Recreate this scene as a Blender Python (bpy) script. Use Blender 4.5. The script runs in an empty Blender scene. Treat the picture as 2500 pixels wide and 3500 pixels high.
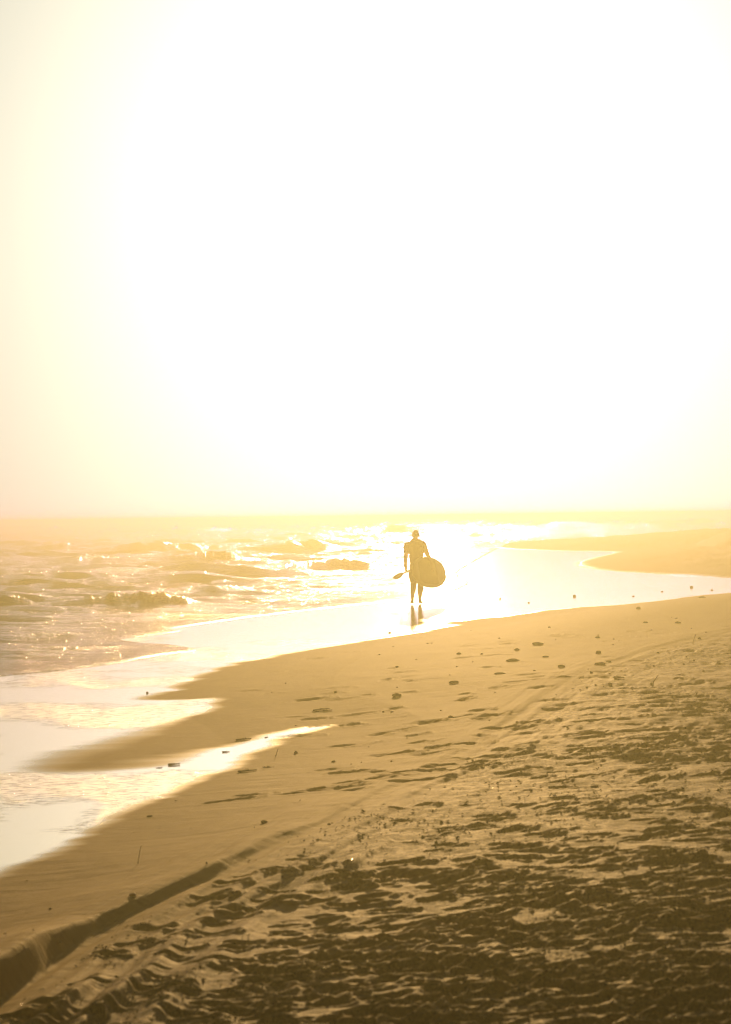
import bpy, bmesh, math, random
import numpy as np
from mathutils import Vector, Matrix

sc = bpy.context.scene
R = math.radians
random.seed(7)
rng = np.random.default_rng(11)

# ------------------------------------------------------------------ camera
H = 2.20
F = 85.0 / 36.0 * 3500.0            # focal length in pixels of the 2500 x 3500 picture
ROLL = R(0.74)
PITCH = 14.5 / F
fwd = Vector((0, math.cos(PITCH), math.sin(PITCH)))
r0 = Vector((1, 0, 0)); u0 = r0.cross(fwd)
rgt = (r0 * math.cos(ROLL) - u0 * math.sin(ROLL)).normalized()
upv = rgt.cross(fwd).normalized()
cd = bpy.data.cameras.new("camera")
cam = bpy.data.objects.new("camera", cd)
sc.collection.objects.link(cam)
M3 = Matrix((rgt, upv, -fwd)).transposed()
cam.matrix_world = Matrix.Translation((0, 0, H)) @ M3.to_4x4()
cd.sensor_fit = 'VERTICAL'; cd.sensor_height = 36; cd.lens = 85
cd.clip_start = 0.1; cd.clip_end = 30000
cd.dof.use_dof = True; cd.dof.focus_distance = 60; cd.dof.aperture_fstop = 6.3
sc.camera = cam

def ray(px, py):
    return (rgt * ((px - 1250) / F) + upv * ((1750 - py) / F) + fwd)
def ground(px, py, z=0.03):
    d = ray(px, py); t = (z - H) / d.z
    return (d.x * t, d.y * t)

# ------------------------------------------------------------------ light
SUN_AZ = math.atan((1510 - 1250) / F)        # to the right of +Y
SUN_EL = R(7.2)
w = bpy.data.worlds.new("World"); sc.world = w; w.use_nodes = True
nt = w.node_tree; nt.nodes.clear()
sky = nt.nodes.new('ShaderNodeTexSky'); sky.sky_type = 'NISHITA'; sky.sun_disc = False
sky.sun_elevation = SUN_EL; sky.sun_rotation = SUN_AZ
sky.dust_density = 1.0; sky.air_density = 1.0; sky.ozone_density = 1.0
bg = nt.nodes.new('ShaderNodeBackground'); bg.inputs[1].default_value = 0.05
# a warm grade on the hazy evening sky and the bright aureole round the sun
mul = nt.nodes.new('ShaderNodeMix'); mul.data_type = 'RGBA'; mul.blend_type = 'MULTIPLY'
mul.inputs[0].default_value = 1.0
mul.inputs[7].default_value = (0.074, 0.066, 0.028, 1)
nt.links.new(sky.outputs[0], mul.inputs[6])
tc = nt.nodes.new('ShaderNodeTexCoord')
dot = nt.nodes.new('ShaderNodeVectorMath'); dot.operation = 'DOT_PRODUCT'
sdir = Vector((math.sin(SUN_AZ) * math.cos(SUN_EL), math.cos(SUN_AZ) * math.cos(SUN_EL), math.sin(SUN_EL)))
dot.inputs[1].default_value = sdir
nrm = nt.nodes.new('ShaderNodeVectorMath'); nrm.operation = 'NORMALIZE'
nt.links.new(tc.outputs['Generated'], nrm.inputs[0]); nt.links.new(nrm.outputs[0], dot.inputs[0])
acs = nt.nodes.new('ShaderNodeMath'); acs.operation = 'ARCCOSINE'; acs.use_clamp = False
nt.links.new(dot.outputs['Value'], acs.inputs[0])
AUREOLE = 57.0; AUR_W = 0.157
dv = nt.nodes.new('ShaderNodeMath'); dv.operation = 'MULTIPLY'; dv.inputs[1].default_value = -1.0 / AUR_W
nt.links.new(acs.outputs[0], dv.inputs[0])
ex = nt.nodes.new('ShaderNodeMath'); ex.operation = 'EXPONENT'; nt.links.new(dv.outputs[0], ex.inputs[0])
am = nt.nodes.new('ShaderNodeVectorMath'); am.operation = 'SCALE'; am.inputs[0].default_value = (1.0, 0.955, 0.785)
sm = nt.nodes.new('ShaderNodeMath'); sm.operation = 'MULTIPLY'; sm.inputs[1].default_value = AUREOLE
nt.links.new(ex.outputs[0], sm.inputs[0]); nt.links.new(sm.outputs[0], am.inputs['Scale'])
ad = nt.nodes.new('ShaderNodeVectorMath'); ad.operation = 'ADD'
nt.links.new(mul.outputs[2], ad.inputs[0]); nt.links.new(am.outputs[0], ad.inputs[1])
nt.links.new(ad.outputs[0], bg.inputs[0])
wo = nt.nodes.new('ShaderNodeOutputWorld'); nt.links.new(bg.outputs[0], wo.inputs[0])

sl = bpy.data.lights.new("sun", 'SUN'); sl.energy = 4.0; sl.angle = R(1.0); sl.color = (1.0, 0.61, 0.185)
so = bpy.data.objects.new("sun", sl); sc.collection.objects.link(so)
so.rotation_euler = (-sdir).to_track_quat('-Z', 'Y').to_euler(); so.location = (0, 0, 50)

sc.view_settings.view_transform = 'Standard'; sc.view_settings.look = 'None'
sc.view_settings.gamma = 1; sc.view_settings.exposure = 0.0
sc.render.engine = 'CYCLES'
sc.cycles.use_denoising = True
sc.cycles.max_bounces = 6; sc.cycles.volume_bounces = 0
sc.cycles.sample_clamp_indirect = 6
sc.cycles.pixel_filter_type = 'BLACKMAN_HARRIS'; sc.cycles.filter_width = 1.1
HAZE_DENSITY = 0.0118
HAZE_COLOR = (0.224, 0.228, 0.152)
HAZE_G = 0.76

# ------------------------------------------------------------------ helpers
def tag(o, label=None, cat=None, group=None, kind=None):
    if label: o['label'] = label
    if cat: o['category'] = cat
    if group: o['group'] = group
    if kind: o['kind'] = kind
    return o

def link(name, me, mat=None, parent=None):
    o = bpy.data.objects.new(name, me); sc.collection.objects.link(o)
    if mat and not me.materials: me.materials.append(mat)
    if parent: o.parent = parent
    return o

def empty(name, loc):
    o = bpy.data.objects.new(name, None); sc.collection.objects.link(o); o.location = loc
    o.empty_display_size = 0.1
    return o

def _hash(ix, iy, seed):
    h = (ix.astype(np.int64) * 374761393 + iy.astype(np.int64) * 668265263 + seed * 1442695041) & 0xFFFFFFFF
    h = ((h ^ (h >> 13)) * 1274126177) & 0xFFFFFFFF
    return ((h ^ (h >> 16)) & 0xFFFFFF) / float(0xFFFFFF)

def vnoise(x, y, seed=0):
    xi = np.floor(x); yi = np.floor(y); fx = x - xi; fy = y - yi
    fx = fx * fx * fx * (fx * (fx * 6 - 15) + 10); fy = fy * fy * fy * (fy * (fy * 6 - 15) + 10)
    a = _hash(xi, yi, seed); b = _hash(xi + 1, yi, seed); c = _hash(xi, yi + 1, seed); d = _hash(xi + 1, yi + 1, seed)
    return (a + (b - a) * fx + (c - a) * fy + (a - b - c + d) * fx * fy) * 2 - 1

def fbm(x, y, oct=4, seed=0, gain=0.5):
    s = 0; a = 1; t = 0
    for k in range(oct):
        c, sn = math.cos(0.6 * k), math.sin(0.6 * k)
        s = s + a * vnoise((x * c - y * sn) * 2 ** k + 13.7 * k, (x * sn + y * c) * 2 ** k - 7.1 * k, seed + k)
        t += a; a *= gain
    return s / t

def ss(a, b, x):
    t = np.clip((x - a) / (b - a), 0, 1); return t * t * (3 - 2 * t)

def seg_dist(x, y, P, closed=True):
    """distance to a polyline, plus inside test when closed"""
    d2 = np.full(x.shape, 1e18); ins = np.zeros(x.shape, bool)
    n = len(P)
    for i in range(n if closed else n - 1):
        ax, ay = P[i]; bx, by = P[(i + 1) % n]
        ex, ey = bx - ax, by - ay
        L = ex * ex + ey * ey + 1e-12
        t = np.clip(((x - ax) * ex + (y - ay) * ey) / L, 0, 1)
        d2 = np.minimum(d2, (x - ax - t * ex) ** 2 + (y - ay - t * ey) ** 2)
        if closed:
            c = ((ay > y) != (by > y))
            xx = ax + (y - ay) * ex / (ey if abs(ey) > 1e-12 else 1e-12)
            ins ^= c & (x < xx)
    d = np.sqrt(d2)
    return np.where(ins, d, -d) if closed else d

def spline(P, k=6):
    P = [Vector((p[0], p[1])) for p in P]; out = []
    for i in range(len(P) - 1):
        p0 = P[max(i - 1, 0)]; p1 = P[i]; p2 = P[i + 1]; p3 = P[min(i + 2, len(P) - 1)]
        for j in range(k):
            t = j / k
            q = 0.5 * ((2 * p1) + (p2 - p0) * t + (2 * p0 - 5 * p1 + 4 * p2 - p3) * t * t + (3 * p1 - p0 - 3 * p2 + p3) * t ** 3)
            out.append((q.x, q.y))
    out.append(tuple(P[-1])); return out

# ------------------------------------------------------------------ the lie of the land (world metres)
# foot of the near beach, from the near left to the far right, then closed off on the landward side
W_line = [(-5.5, -30), (-4.4, 0), (-3.1, 8)] + [ground(*p) for p in ((0, 2985), (400, 2795), (800, 2610), (700, 2480), (560, 2400), (760, 2290), (1100, 2215), (1560, 2135), (1900, 2085), (2200, 2062), (2500, 2027))] + [(22, 72), (60, 90)]
LAND = spline(W_line, 3) + [(400, 120), (400, -200), (-5.5, -200)]
# far bank with its low dune
B_line = [(60, 92), (25, 84)] + [ground(*p) for p in ((2500, 1971), (2250, 1957), (2080, 1945), (1985, 1930), (2010, 1910), (2090, 1893), (2080, 1884), (1900, 1880), (1760, 1874), (1690, 1868))] + [(10, 185), (22, 215), (60, 240), (160, 290)]
BANK = spline(B_line, 2) + [(700, 500), (700, 100)]
# crest of the berm
CREST = spline([(-2.5, 4.0), (-2.1, 7.5)] + [ground(*p, 0.31) for p in ((0, 3235), (150, 3130), (292, 3052), (380, 3014), (540, 2943), (716, 2873), (893, 2793), (1039, 2740), (1250, 2640), (1500, 2540))] + [(2.4, 28), (5, 36), (10, 46)], 4)

def crest_sd(x, y):
    d = seg_dist(x, y, CREST, False)
    # side: landward (right of the line) positive
    cx = np.interp(y, [p[1] for p in CREST], [p[0] for p in CREST])
    return np.where(x > cx, d, -d)

# wet, mirror-like sand: outline in the world
def g(*p): return ground(*p, 0.04)
WET = spline([(-4.3, 4), (-3.0, 10), g(0, 2985), g(130, 2930), g(270, 2885), g(320, 2845), g(430, 2790), g(600, 2700), g(700, 2655), g(830, 2600), g(980, 2545), g(1110, 2500), g(980, 2508), g(850, 2530), g(700, 2565), g(540, 2598), g(330, 2628), g(180, 2630), g(150, 2600), g(240, 2570), g(420, 2520), g(560, 2480), g(690, 2445), g(745, 2420), g(735, 2398), g(640, 2395), g(500, 2388), g(600, 2358), g(680, 2320), g(740, 2290), g(900, 2248), g(1250, 2190), g(1430, 2165), g(1560, 2137), g(1520, 2128), g(1700, 2110), g(1900, 2083), g(2200, 2060), g(2500, 2026)], 4) + [(22, 74), (40, 82), (26, 86)] + spline([g(2500, 1972), g(2250, 1958), g(2080, 1946), g(1980, 1930), g(2010, 1912), g(2090, 1893), g(2100, 1884), g(1900, 1880), g(1760, 1874), g(1690, 1868)], 3) + [(6, 400), (-400, 400), (-400, 4)]
# the sea's edge (the front of the last swash)
SEA = spline([g(-900, 2420), g(-300, 2345), g(0, 2306), g(200, 2288), g(400, 2262), g(540, 2236), g(668, 2219), g(590, 2200), g(470, 2192), g(420, 2180), g(520, 2166), g(600, 2154), g(560, 2147), g(640, 2133), g(760, 2118), g(850, 2104), g(1100, 2076), g(1300, 2056), g(1430, 2040), g(1540, 2018), g(1600, 1992), g(1560, 1960), g(1600, 1930), g(1660, 1895), g(1730, 1860)], 4) + [(12, 192), (24, 222), (64, 250), (170, 300), (700, 520), (4000, 1500), (9000, 9000), (-9000, 9000), (-4000, 40), (-400, 20)]

NX = 900
tcore = np.linspace(-0.185, 0.185, NX)
tout = 0.185 * np.exp(np.linspace(0, 1, 60)[1:] * math.log(3.2 / 0.185))
tmid = np.linspace(0.185, 0.31, 190)[1:]; tfar = 0.31 * np.exp(np.linspace(0, 1, 46)[1:] * math.log(3.2 / 0.31))
T = np.concatenate([-tfar[::-1], -tmid[::-1], tcore, tmid, tfar])

def base_height(x, y):
    s = seg_dist(x, y, LAND); b = seg_dist(x, y, BANK)
    c = crest_sd(x, y)
    h = np.where(s > 0, 0.035 + 0.055 * np.minimum(s, 2.0) + 0.20 * ss(1.0, 4.5, s) + 0.010 * np.maximum(s - 4, 0), 0)
    h = np.where(s <= 0, 0.035 - 0.004 * np.minimum(-s, 6), h)
    hb = 0.03 + 0.05 * np.minimum(b, 2) + 0.80 * ss(1.5, 20, b) + 0.004 * np.maximum(b - 15, 0)
    h = np.where(b > 0, np.maximum(h, hb), h)
    # low dune at the end of the bank
    dx, dy = ground(2610, 1832, 0.8)
    h = h + np.where(b > 0, 1, 0) * 1.1 * ss(1, 0, np.sqrt(((x - dx) / 3.3) ** 2 + ((y - dy) / 14) ** 2)) ** 0.6
    e = seg_dist(x, y, SEA)
    h = np.where(e > 0, np.minimum(h, 0.03 - 0.035 * np.minimum(e, 60)), h)
    return h, s, b, c, e

DENTS = []; NSE = [None]
def make_dents():
    for k in range(8300):
        u = rng.random()
        y = 1.0 / (1 / 6.5 + (1 / 62 - 1 / 6.5) * u)
        x = (rng.random() * 0.576 - 0.288) * y
        DENTS.append((x, y))
    D = np.array(DENTS)
    cx = np.interp(D[:, 1], [p[1] for p in CREST], [p[0] for p in CREST])
    s = seg_dist(D[:, 0], D[:, 1], LAND)
    off = D[:, 0] - cx
    p = np.where(off > 0.3, 0.25 + 0.75 * ss(0.3, 2.4, off), 0.0)
    p *= np.where(s > 0.7, 1, 0) * (1 - 0.35 * ss(26, 45, D[:, 1]))
    p *= 0.55 + 0.6 * ss(-0.2, 0.35, fbm(D[:, 0] * 0.9, D[:, 1] * 0.5, 2, 41))
    keep = rng.random(len(D)) < p
    D = D[keep]
    out = []
    NSE[0] = None
    for x, y in D:
        L = rng.uniform(0.05, 0.13) * (1.0 if rng.random() < .85 else 1.35)
        out.append((x, y, L, L * rng.uniform(0.38, 0.62), rng.normal(0.1, 0.5), rng.uniform(0.010, 0.032) * (L / 0.12)))
    # wind scours and old prints, longer across the beach
    n = 0
    while n < 1350:
        u = rng.random(); y = 1.0 / (1 / 18. + (1 / 62 - 1 / 18.) * u); x = (rng.random() * 0.56 - 0.28) * y
        off = x - np.interp(y, [p[1] for p in CREST], [p[0] for p in CREST])
        s1 = float(seg_dist(np.array([x]), np.array([y]), LAND)[0])
        if s1 < 0.6 or rng.random() > 0.12 + 0.88 * ss(-1.5, 4.0, off): n += 0.2; continue
        out.append((x, y, rng.uniform(.07, .26), rng.uniform(.06, .13), rng.normal(.12, .15), rng.uniform(.009, .024))); n += 1
    return out
FOOT = make_dents()

def add_dents(X, Y, Z, yrows):
    """footprints pressed into the sheet; X,Y,Z are (rows, cols) with x = t*y"""
    for (x, y, a, b, ang, dep) in FOOT:
        r = a * 1.9
        i0 = np.searchsorted(yrows, y - r); i1 = np.searchsorted(yrows, y + r)
        if i1 <= i0: continue
        t0 = (x - r) / (y - r if x - r < 0 else y + r); t1 = (x + r) / (y + r if x + r < 0 else y - r)
        j0 = np.searchsorted(T, t0); j1 = np.searchsorted(T, t1)
        if j1 <= j0: continue
        dx = X[i0:i1, j0:j1] - x; dy = Y[i0:i1, j0:j1] - y
        ca, sa = math.cos(ang), math.sin(ang)
        u = (dx * ca + dy * sa) / a; v = (-dx * sa + dy * ca) / b
        q = np.sqrt(u * u + v * v + 0.25 * u * v) * (1 + 0.55 * NSE[0][i0:i1, j0:j1])
        Z[i0:i1, j0:j1] += -dep * ss(1.05, 0.35, q) + dep * 0.40 * np.exp(-((q - 1.22) / 0.27) ** 2) * (0.7 + 0.5 * u)

def sand_height(X, Y, yrows=None, fine=True):
    h, s, b, c, e = base_height(X, Y)
    fe = ss(0.1, -1.1, s)
    wet = ss(-0.10 - 0.35 * fe, 0.14 + 0.25 * fe, seg_dist(X + 0.05 * fbm(X * 1.5, Y * 0.6, 3, 3), Y + 0.35 * fbm(X * 0.9, Y * 0.7, 3, 5), WET) + 0.18 * fbm(X * 0.5 + Y * 0.1, Y * 1.7 - X * 0.35, 4, 6, .6) - 0.02)
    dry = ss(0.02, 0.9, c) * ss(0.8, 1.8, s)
    # berm ridge, sharp on its landward side, fading with distance
    cw = c + 0.022 * fbm(X * 0.5, Y * 0.5, 4, 12)
    amp = 0.125 * (1 + 0.5 * ss(12.4, 11.4, Y)) * (1 - 0.45 * ss(11.0, 12.5, Y)) * (1 - 0.80 * ss(12.5, 20, Y)) * (0.95 + 0.25 * fbm(X * 0.3 + 3, Y * 0.6, 2, 9)) * ss(0.1, 0.8, s)
    h = h + amp * np.where(cw > 0, np.exp(-(np.abs(cw) / (0.105 - 0.040 * ss(13.6, 12.6, Y))) ** 2.6), np.exp(-(cw / 0.60) ** 2))
    for off_, am_, sd in ((0.27, 0.34, 13), (0.44, 0.32, 14), (0.64, 0.28, 15), (0.90, 0.22, 16)):
        q = c - off_ + 0.05 * fbm(X * 0.6 + off_ * 9, Y * 0.35, 4, sd, .5)
        h = h + amp * am_ * (1.0 + 0.8 * fbm(Y * 0.0 + off_ * 7, Y * 0.7, 2, sd + 30)) * np.where(q > 0, np.exp(-(q / 0.045) ** 2), np.exp(-(q / 0.12) ** 2))
    # wind and water streaks running along the berm
    st = fbm(c * 7.0, Y * 0.55, 3, 21)
    band = np.exp(-((c - 0.35) / 0.75) ** 2)
    h = h + 0.022 * st * band * (1 - 0.5 * ss(14, 30, Y)) * ss(0.2, 1, s)
    # trampled dry sand
    lump = fbm(X * 2.3, Y * 1.9, 4, 31, 0.55)
    fin = fbm(X * 8, Y * 7, 3, 32, 0.55)
    h = h + dry * (0.62 + 0.46 * ss(11, 26, Y)) * (0.017 * lump + 0.008 * fin + 0.03 * fbm(X * 0.55, Y * 0.5, 2, 33))
    h = h + dry * ss(1.6, 5, c) * (0.010 * (1 - np.abs(fbm(X * 3.1, Y * 2.6, 3, 35)) * 3))
    # gentle damp slope
    damp = (1 - dry) * ss(0.0, 0.4, s)
    h = h + damp * (0.006 * fbm(X * 1.2, Y * 1.0, 3, 51) + 0.0022 * fbm(X * 5 + Y * .8, Y * 2.2, 3, 52))
    h = h + (b > 0) * ss(0.5, 5, b) * (0.20 * fbm(X * 0.5, Y * 0.3, 5, 61, .6))
    # far headland scrub edge
    if yrows is not None:
        NSE[0] = fbm(X * 9, Y * 7, 3, 71, .6); add_dents(X, Y, h, yrows)
    return h, s, b, c, e, wet, dry

def grid_mesh(name, X, Y, Z, attrs, keep=None):
    nr, nc = X.shape
    co = np.stack([X, Y, Z], -1).reshape(-1, 3).astype(np.float32)
    idx = np.arange(nr * nc).reshape(nr, nc)
    q = np.stack([idx[:-1, :-1], idx[:-1, 1:], idx[1:, 1:], idx[1:, :-1]], -1).reshape(-1, 4)
    if keep is not None:
        k = (keep[:-1, :-1] | keep[:-1, 1:] | keep[1:, 1:] | keep[1:, :-1]).reshape(-1)
        q = q[k]
        used = np.zeros(nr * nc, bool); used[q.reshape(-1)] = True
        remap = np.cumsum(used) - 1
        q = remap[q]; co = co[used]; attrs = {n: a.reshape(-1)[used] for n, a in attrs.items()}
    me = bpy.data.meshes.new(name)
    me.vertices.add(len(co)); me.vertices.foreach_set('co', co.reshape(-1))
    me.loops.add(q.size); me.loops.foreach_set('vertex_index', q.reshape(-1).astype(np.int32))
    me.polygons.add(len(q)); me.polygons.foreach_set('loop_start', (np.arange(len(q)) * 4).astype(np.int32))
    me.polygons.foreach_set('loop_total', np.full(len(q), 4, np.int32))
    me.polygons.foreach_set('use_smooth', np.ones(len(q), bool))
    me.update(calc_edges=True)
    for n, a in attrs.items():
        at = me.attributes.new(n, 'FLOAT', 'POINT'); at.data.foreach_set('value', a.reshape(-1).astype(np.float32))
    return me

# ------------------------------------------------------------------ node helpers
class NB:
    def __init__(s, name):
        s.m = bpy.data.materials.new(name); s.m.use_nodes = True; s.t = s.m.node_tree; s.t.nodes.clear()
    def n(s, typ, **kw):
        o = s.t.nodes.new(typ)
        for k, v in kw.items():
            setattr(o, k, v)
        return o
    def l(s, a, b): s.t.links.new(a, b)
    def attr(s, name): return s.n('ShaderNodeAttribute', attribute_name=name).outputs['Fac']
    def math(s, op, a, b=None, clamp=False):
        o = s.n('ShaderNodeMath', operation=op); o.use_clamp = clamp
        for i, v in enumerate((a, b)):
            if v is None: continue
            if isinstance(v, (int, float)): o.inputs[i].default_value = v
            else: s.l(v, o.inputs[i])
        return o.outputs[0]
    def mix(s, f, a, b):
        o = s.n('ShaderNodeMix', data_type='RGBA')
        for i, v in ((0, f), (6, a), (7, b)):
            if isinstance(v, (int, float)): o.inputs[i].default_value = v
            elif isinstance(v, tuple): o.inputs[i].default_value = (*v, 1)
            else: s.l(v, o.inputs[i])
        return o.outputs[2]
    def mixf(s, f, a, b):
        o = s.n('ShaderNodeMix', data_type='FLOAT')
        for i, v in ((0, f), (2, a), (3, b)):
            if isinstance(v, (int, float)): o.inputs[i].default_value = v
            else: s.l(v, o.inputs[i])
        return o.outputs[0]
    def coords(s, scale=(1, 1, 1), rot=(0, 0, 0)):
        tc = s.n('ShaderNodeTexCoord'); mp = s.n('ShaderNodeMapping')
        mp.inputs['Scale'].default_value = scale; mp.inputs['Rotation'].default_value = rot
        s.l(tc.outputs['Object'], mp.inputs['Vector']); return mp.outputs[0]
    def noise(s, vec, scale, detail=4, rough=0.55):
        o = s.n('ShaderNodeTexNoise'); o.inputs['Scale'].default_value = scale
        o.inputs['Detail'].default_value = detail; o.inputs['Roughness'].default_value = rough
        s.l(vec, o.inputs['Vector']); return o.outputs['Fac']
    def ramp(s, f, a, b):
        o = s.n('ShaderNodeMapRange'); o.interpolation_type = 'SMOOTHSTEP'
        s.l(f, o.inputs['Value']); o.inputs['From Min'].default_value = a; o.inputs['From Max'].default_value = b
        return o.outputs['Result']
    def bump(s, h, dist, strength=1.0, prev=None):
        o = s.n('ShaderNodeBump'); o.inputs['Distance'].default_value = dist
        if isinstance(strength, (int, float)): o.inputs['Strength'].default_value = strength
        else: s.l(strength, o.inputs['Strength'])
        s.l(h, o.inputs['Height'])
        if prev is not None: s.l(prev, o.inputs['Normal'])
        return o.outputs[0]
    def out(s, col, rough, normal=None, spec=0.5, ior=1.45, vol=None, coat=None):
        p = s.n('ShaderNodeBsdfPrincipled'); s.p = p
        for key, v in (('Base Color', col), ('Roughness', rough), ('Specular IOR Level', spec), ('IOR', ior)):
            if isinstance(v, tuple): p.inputs[key].default_value = (*v, 1)
            elif isinstance(v, (int, float)): p.inputs[key].default_value = v
            else: s.l(v, p.inputs[key])
        if normal is not None: s.l(normal, p.inputs['Normal'])
        o = s.n('ShaderNodeOutputMaterial'); s.l(p.outputs[0], o.inputs['Surface'])
        return s.m

def sand_material():
    b = NB('sand'); v = b.coords()
    wet = b.attr('wet'); dry = b.attr('dry'); bub = b.attr('bubbles')
    grain = b.noise(v, 300, 2); mott = b.noise(v, 1.3, 5, 0.6)
    streak = b.noise(b.coords((2.2, 0.8, 1), (0, 0, R(-14))), 2.0, 5, 0.6)
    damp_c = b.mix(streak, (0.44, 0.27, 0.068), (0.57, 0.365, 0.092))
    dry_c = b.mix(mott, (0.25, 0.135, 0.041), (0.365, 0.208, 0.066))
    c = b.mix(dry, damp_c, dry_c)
    c = b.mix(b.math('MULTIPLY', b.ramp(grain, 0.35, 0.7), 0.35), c, (0.15, 0.10, 0.05))
    # fine dark wrack and grit on the trampled part
    lit = b.attr('litter')
    gr = b.ramp(b.noise(b.coords((1, 0.55, 1)), 13, 6, 0.72), 0.44, 0.54)
    c = b.mix(b.math('MULTIPLY', gr, lit, True), c, (0.095, 0.052, 0.018))
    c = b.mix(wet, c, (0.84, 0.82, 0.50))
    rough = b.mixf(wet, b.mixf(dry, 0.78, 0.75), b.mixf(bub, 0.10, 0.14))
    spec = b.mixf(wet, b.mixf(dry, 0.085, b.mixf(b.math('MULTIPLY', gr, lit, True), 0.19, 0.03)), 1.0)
    n0 = b.bump(b.noise(b.coords((0.55, 2.6, 1), (0, 0, R(-9))), 2.4, 6, 0.68), 0.05, b.math('MULTIPLY', b.math('SUBTRACT', 1.0, wet), 0.42))
    n1 = b.bump(b.noise(v, 55, 4, 0.65), 0.006, b.mixf(dry, b.mixf(wet, 0.28, 0.0), 0.8), n0)
    # ripples left in the film
    rp = b.noise(b.coords((0.7, 2.4, 1), (0, 0, R(10))), 7, 3, 0.5)
    n2 = b.bump(rp, 0.006, b.math('MULTIPLY', wet, 0.10), n1)
    sp = b.noise(b.coords((1.0, 2.6, 1), (0, 0, R(6))), 9, 4, 0.7)
    n3 = b.bump(b.ramp(sp, 0.52, 0.66), 0.010, b.math('MULTIPLY', bub, 0.9), n2)
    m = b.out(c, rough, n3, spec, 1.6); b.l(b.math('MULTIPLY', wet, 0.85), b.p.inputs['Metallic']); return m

def sea_material():
    b = NB('sea_water'); v = b.coords()
    foam = b.attr('foam')
    fn = b.noise(b.coords((1, 0.7, 1)), 9, 6, 0.7)
    fm = b.math('MULTIPLY', foam, b.ramp(fn, 0.30, 0.62), True)
    c = b.mix(fm, (0.085, 0.060, 0.022), (0.62, 0.58, 0.50))
    rough = b.mixf(fm, 0.10, 0.55)
    n1 = b.bump(b.noise(b.coords((0.16, 1.0, 1), (0, 0, R(4))), 1.7, 7, 0.70), 0.38, 1.0)
    n2 = b.bump(b.noise(b.coords((1, .6, 1)), 13, 6, 0.75), 0.16, b.math('MULTIPLY', foam, 0.8), n1)
    return b.out(c, rough, n2, b.mixf(fm, 0.42, 0.15), 1.33)

def plain(name, col, rough=0.6, spec=0.5, var=0.25, scale=20, bump=0.0):
    b = NB(name); v = b.coords(); n = b.noise(v, scale, 4)
    c = b.mix(n, tuple(x * (1 - var) for x in col), tuple(min(1, x * (1 + var)) for x in col))
    nn = b.bump(n, bump, 0.6) if bump else None
    return b.out(c, rough, nn, spec)

M_sand = sand_material(); M_sea = sea_material()

# ------------------------------------------------------------------ sand
iy = np.concatenate([np.linspace(1 / 5.0, 1 / 90.0, 1500), np.linspace(1 / 90.0, 1 / 420.0, 130)[1:]])
yr = 1 / iy
X = T[None, :] * yr[:, None]; Y = np.repeat(yr[:, None], len(T), 1)
Z, s_, b_, c_, e_, wet_, dry_ = sand_height(X, Y, yr)
bub = ss(-0.05, 0.35, fbm(X * 0.7 + 9, Y * 0.5, 3, 77)) * wet_ * (Y < 45)
lit = dry_ * ss(-0.45, 0.15, fbm(X * 0.8, Y * 0.42, 4, 88, 0.6) + 0.14 * np.minimum(c_, 3) - 0.12)
for (px_, py_, rx_, ry_) in ((1500, 2740, 500, 50), (1450, 2850, 620, 90), (1000, 2965, 420, 60), (1950, 2560, 600, 70), (2350, 2420, 420, 80), (1750, 2430, 300, 40), (2300, 2800, 500, 90), (1650, 3060, 600, 60), (1200, 3260, 500, 60), (2350, 2250, 300, 50)):
    gx, gy = ground(px_, py_, 0.3); wx = rx_ * gy / F; wy = ry_ * gy * gy / (1.9 * F)
    dd_ = np.sqrt(((X - gx) / wx) ** 2 + ((Y - gy) / wy) ** 2) + 0.5 * fbm(X * 1.1, Y * 0.6, 4, 91, .6)
    lit = np.maximum(lit, 1.25 * dry_ * ss(1.15, 0.55, dd_))
lit *= ss(6, 12, Y) * 0.25 + 0.75
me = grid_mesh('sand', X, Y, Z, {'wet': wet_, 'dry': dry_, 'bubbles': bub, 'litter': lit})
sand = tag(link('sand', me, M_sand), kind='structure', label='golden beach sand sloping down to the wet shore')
def zsand(x, y):
    """height of the sheet under a point, read from the grid itself"""
    i = int(np.clip(np.searchsorted(yr, y) - 1, 0, len(yr) - 2)); t = x / y
    j = int(np.clip(np.searchsorted(T, t) - 1, 0, len(T) - 2))
    fy = (y - yr[i]) / (yr[i + 1] - yr[i]); fx = (t - T[j]) / (T[j + 1] - T[j])
    return float((Z[i, j] * (1 - fx) + Z[i, j + 1] * fx) * (1 - fy) + (Z[i + 1, j] * (1 - fx) + Z[i + 1, j + 1] * fx) * fy)
def on_sand(px, py):
    """first place where the line of sight meets the sheet, wet flat taken as level"""
    d = ray(px, py); f = lambda k: H + d.z * k - max(zsand(d.x * k, d.y * k), 0.02)
    k0 = 5.5 / d.y; k1 = k0
    while f(k1) > 0 and d.y * k1 < 400: k0 = k1; k1 *= 1.01
    for _ in range(24):
        m = (k0 + k1) / 2
        if f(m) > 0: k0 = m
        else: k1 = m
    return Vector((d.x * k1, d.y * k1, max(zsand(d.x * k1, d.y * k1), 0.02)))

# the rest of the beach, beside and behind where the camera stands
xs = np.linspace(-60, 60, 160); ys = np.concatenate([np.linspace(-60, 4.0, 60), [5.0]])
X2, Y2 = np.meshgrid(xs, ys); X2 = np.clip(X2 * (1 + 0 * Y2), -60, 60)
X2[-1] = np.clip(X2[-1], -16, 16)
Z2, s2, b2, c2, e2, w2, d2 = sand_height(X2, Y2)
me2 = grid_mesh('sand_behind', X2, Y2, Z2 - np.linspace(0, 0.02, len(ys))[:, None], {'wet': w2, 'dry': d2, 'bubbles': w2 * 0, 'litter': d2 * 0.5})
tag(link('upper_beach', me2, M_sand), kind='structure', label='sand of the beach behind the viewpoint')

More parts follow.
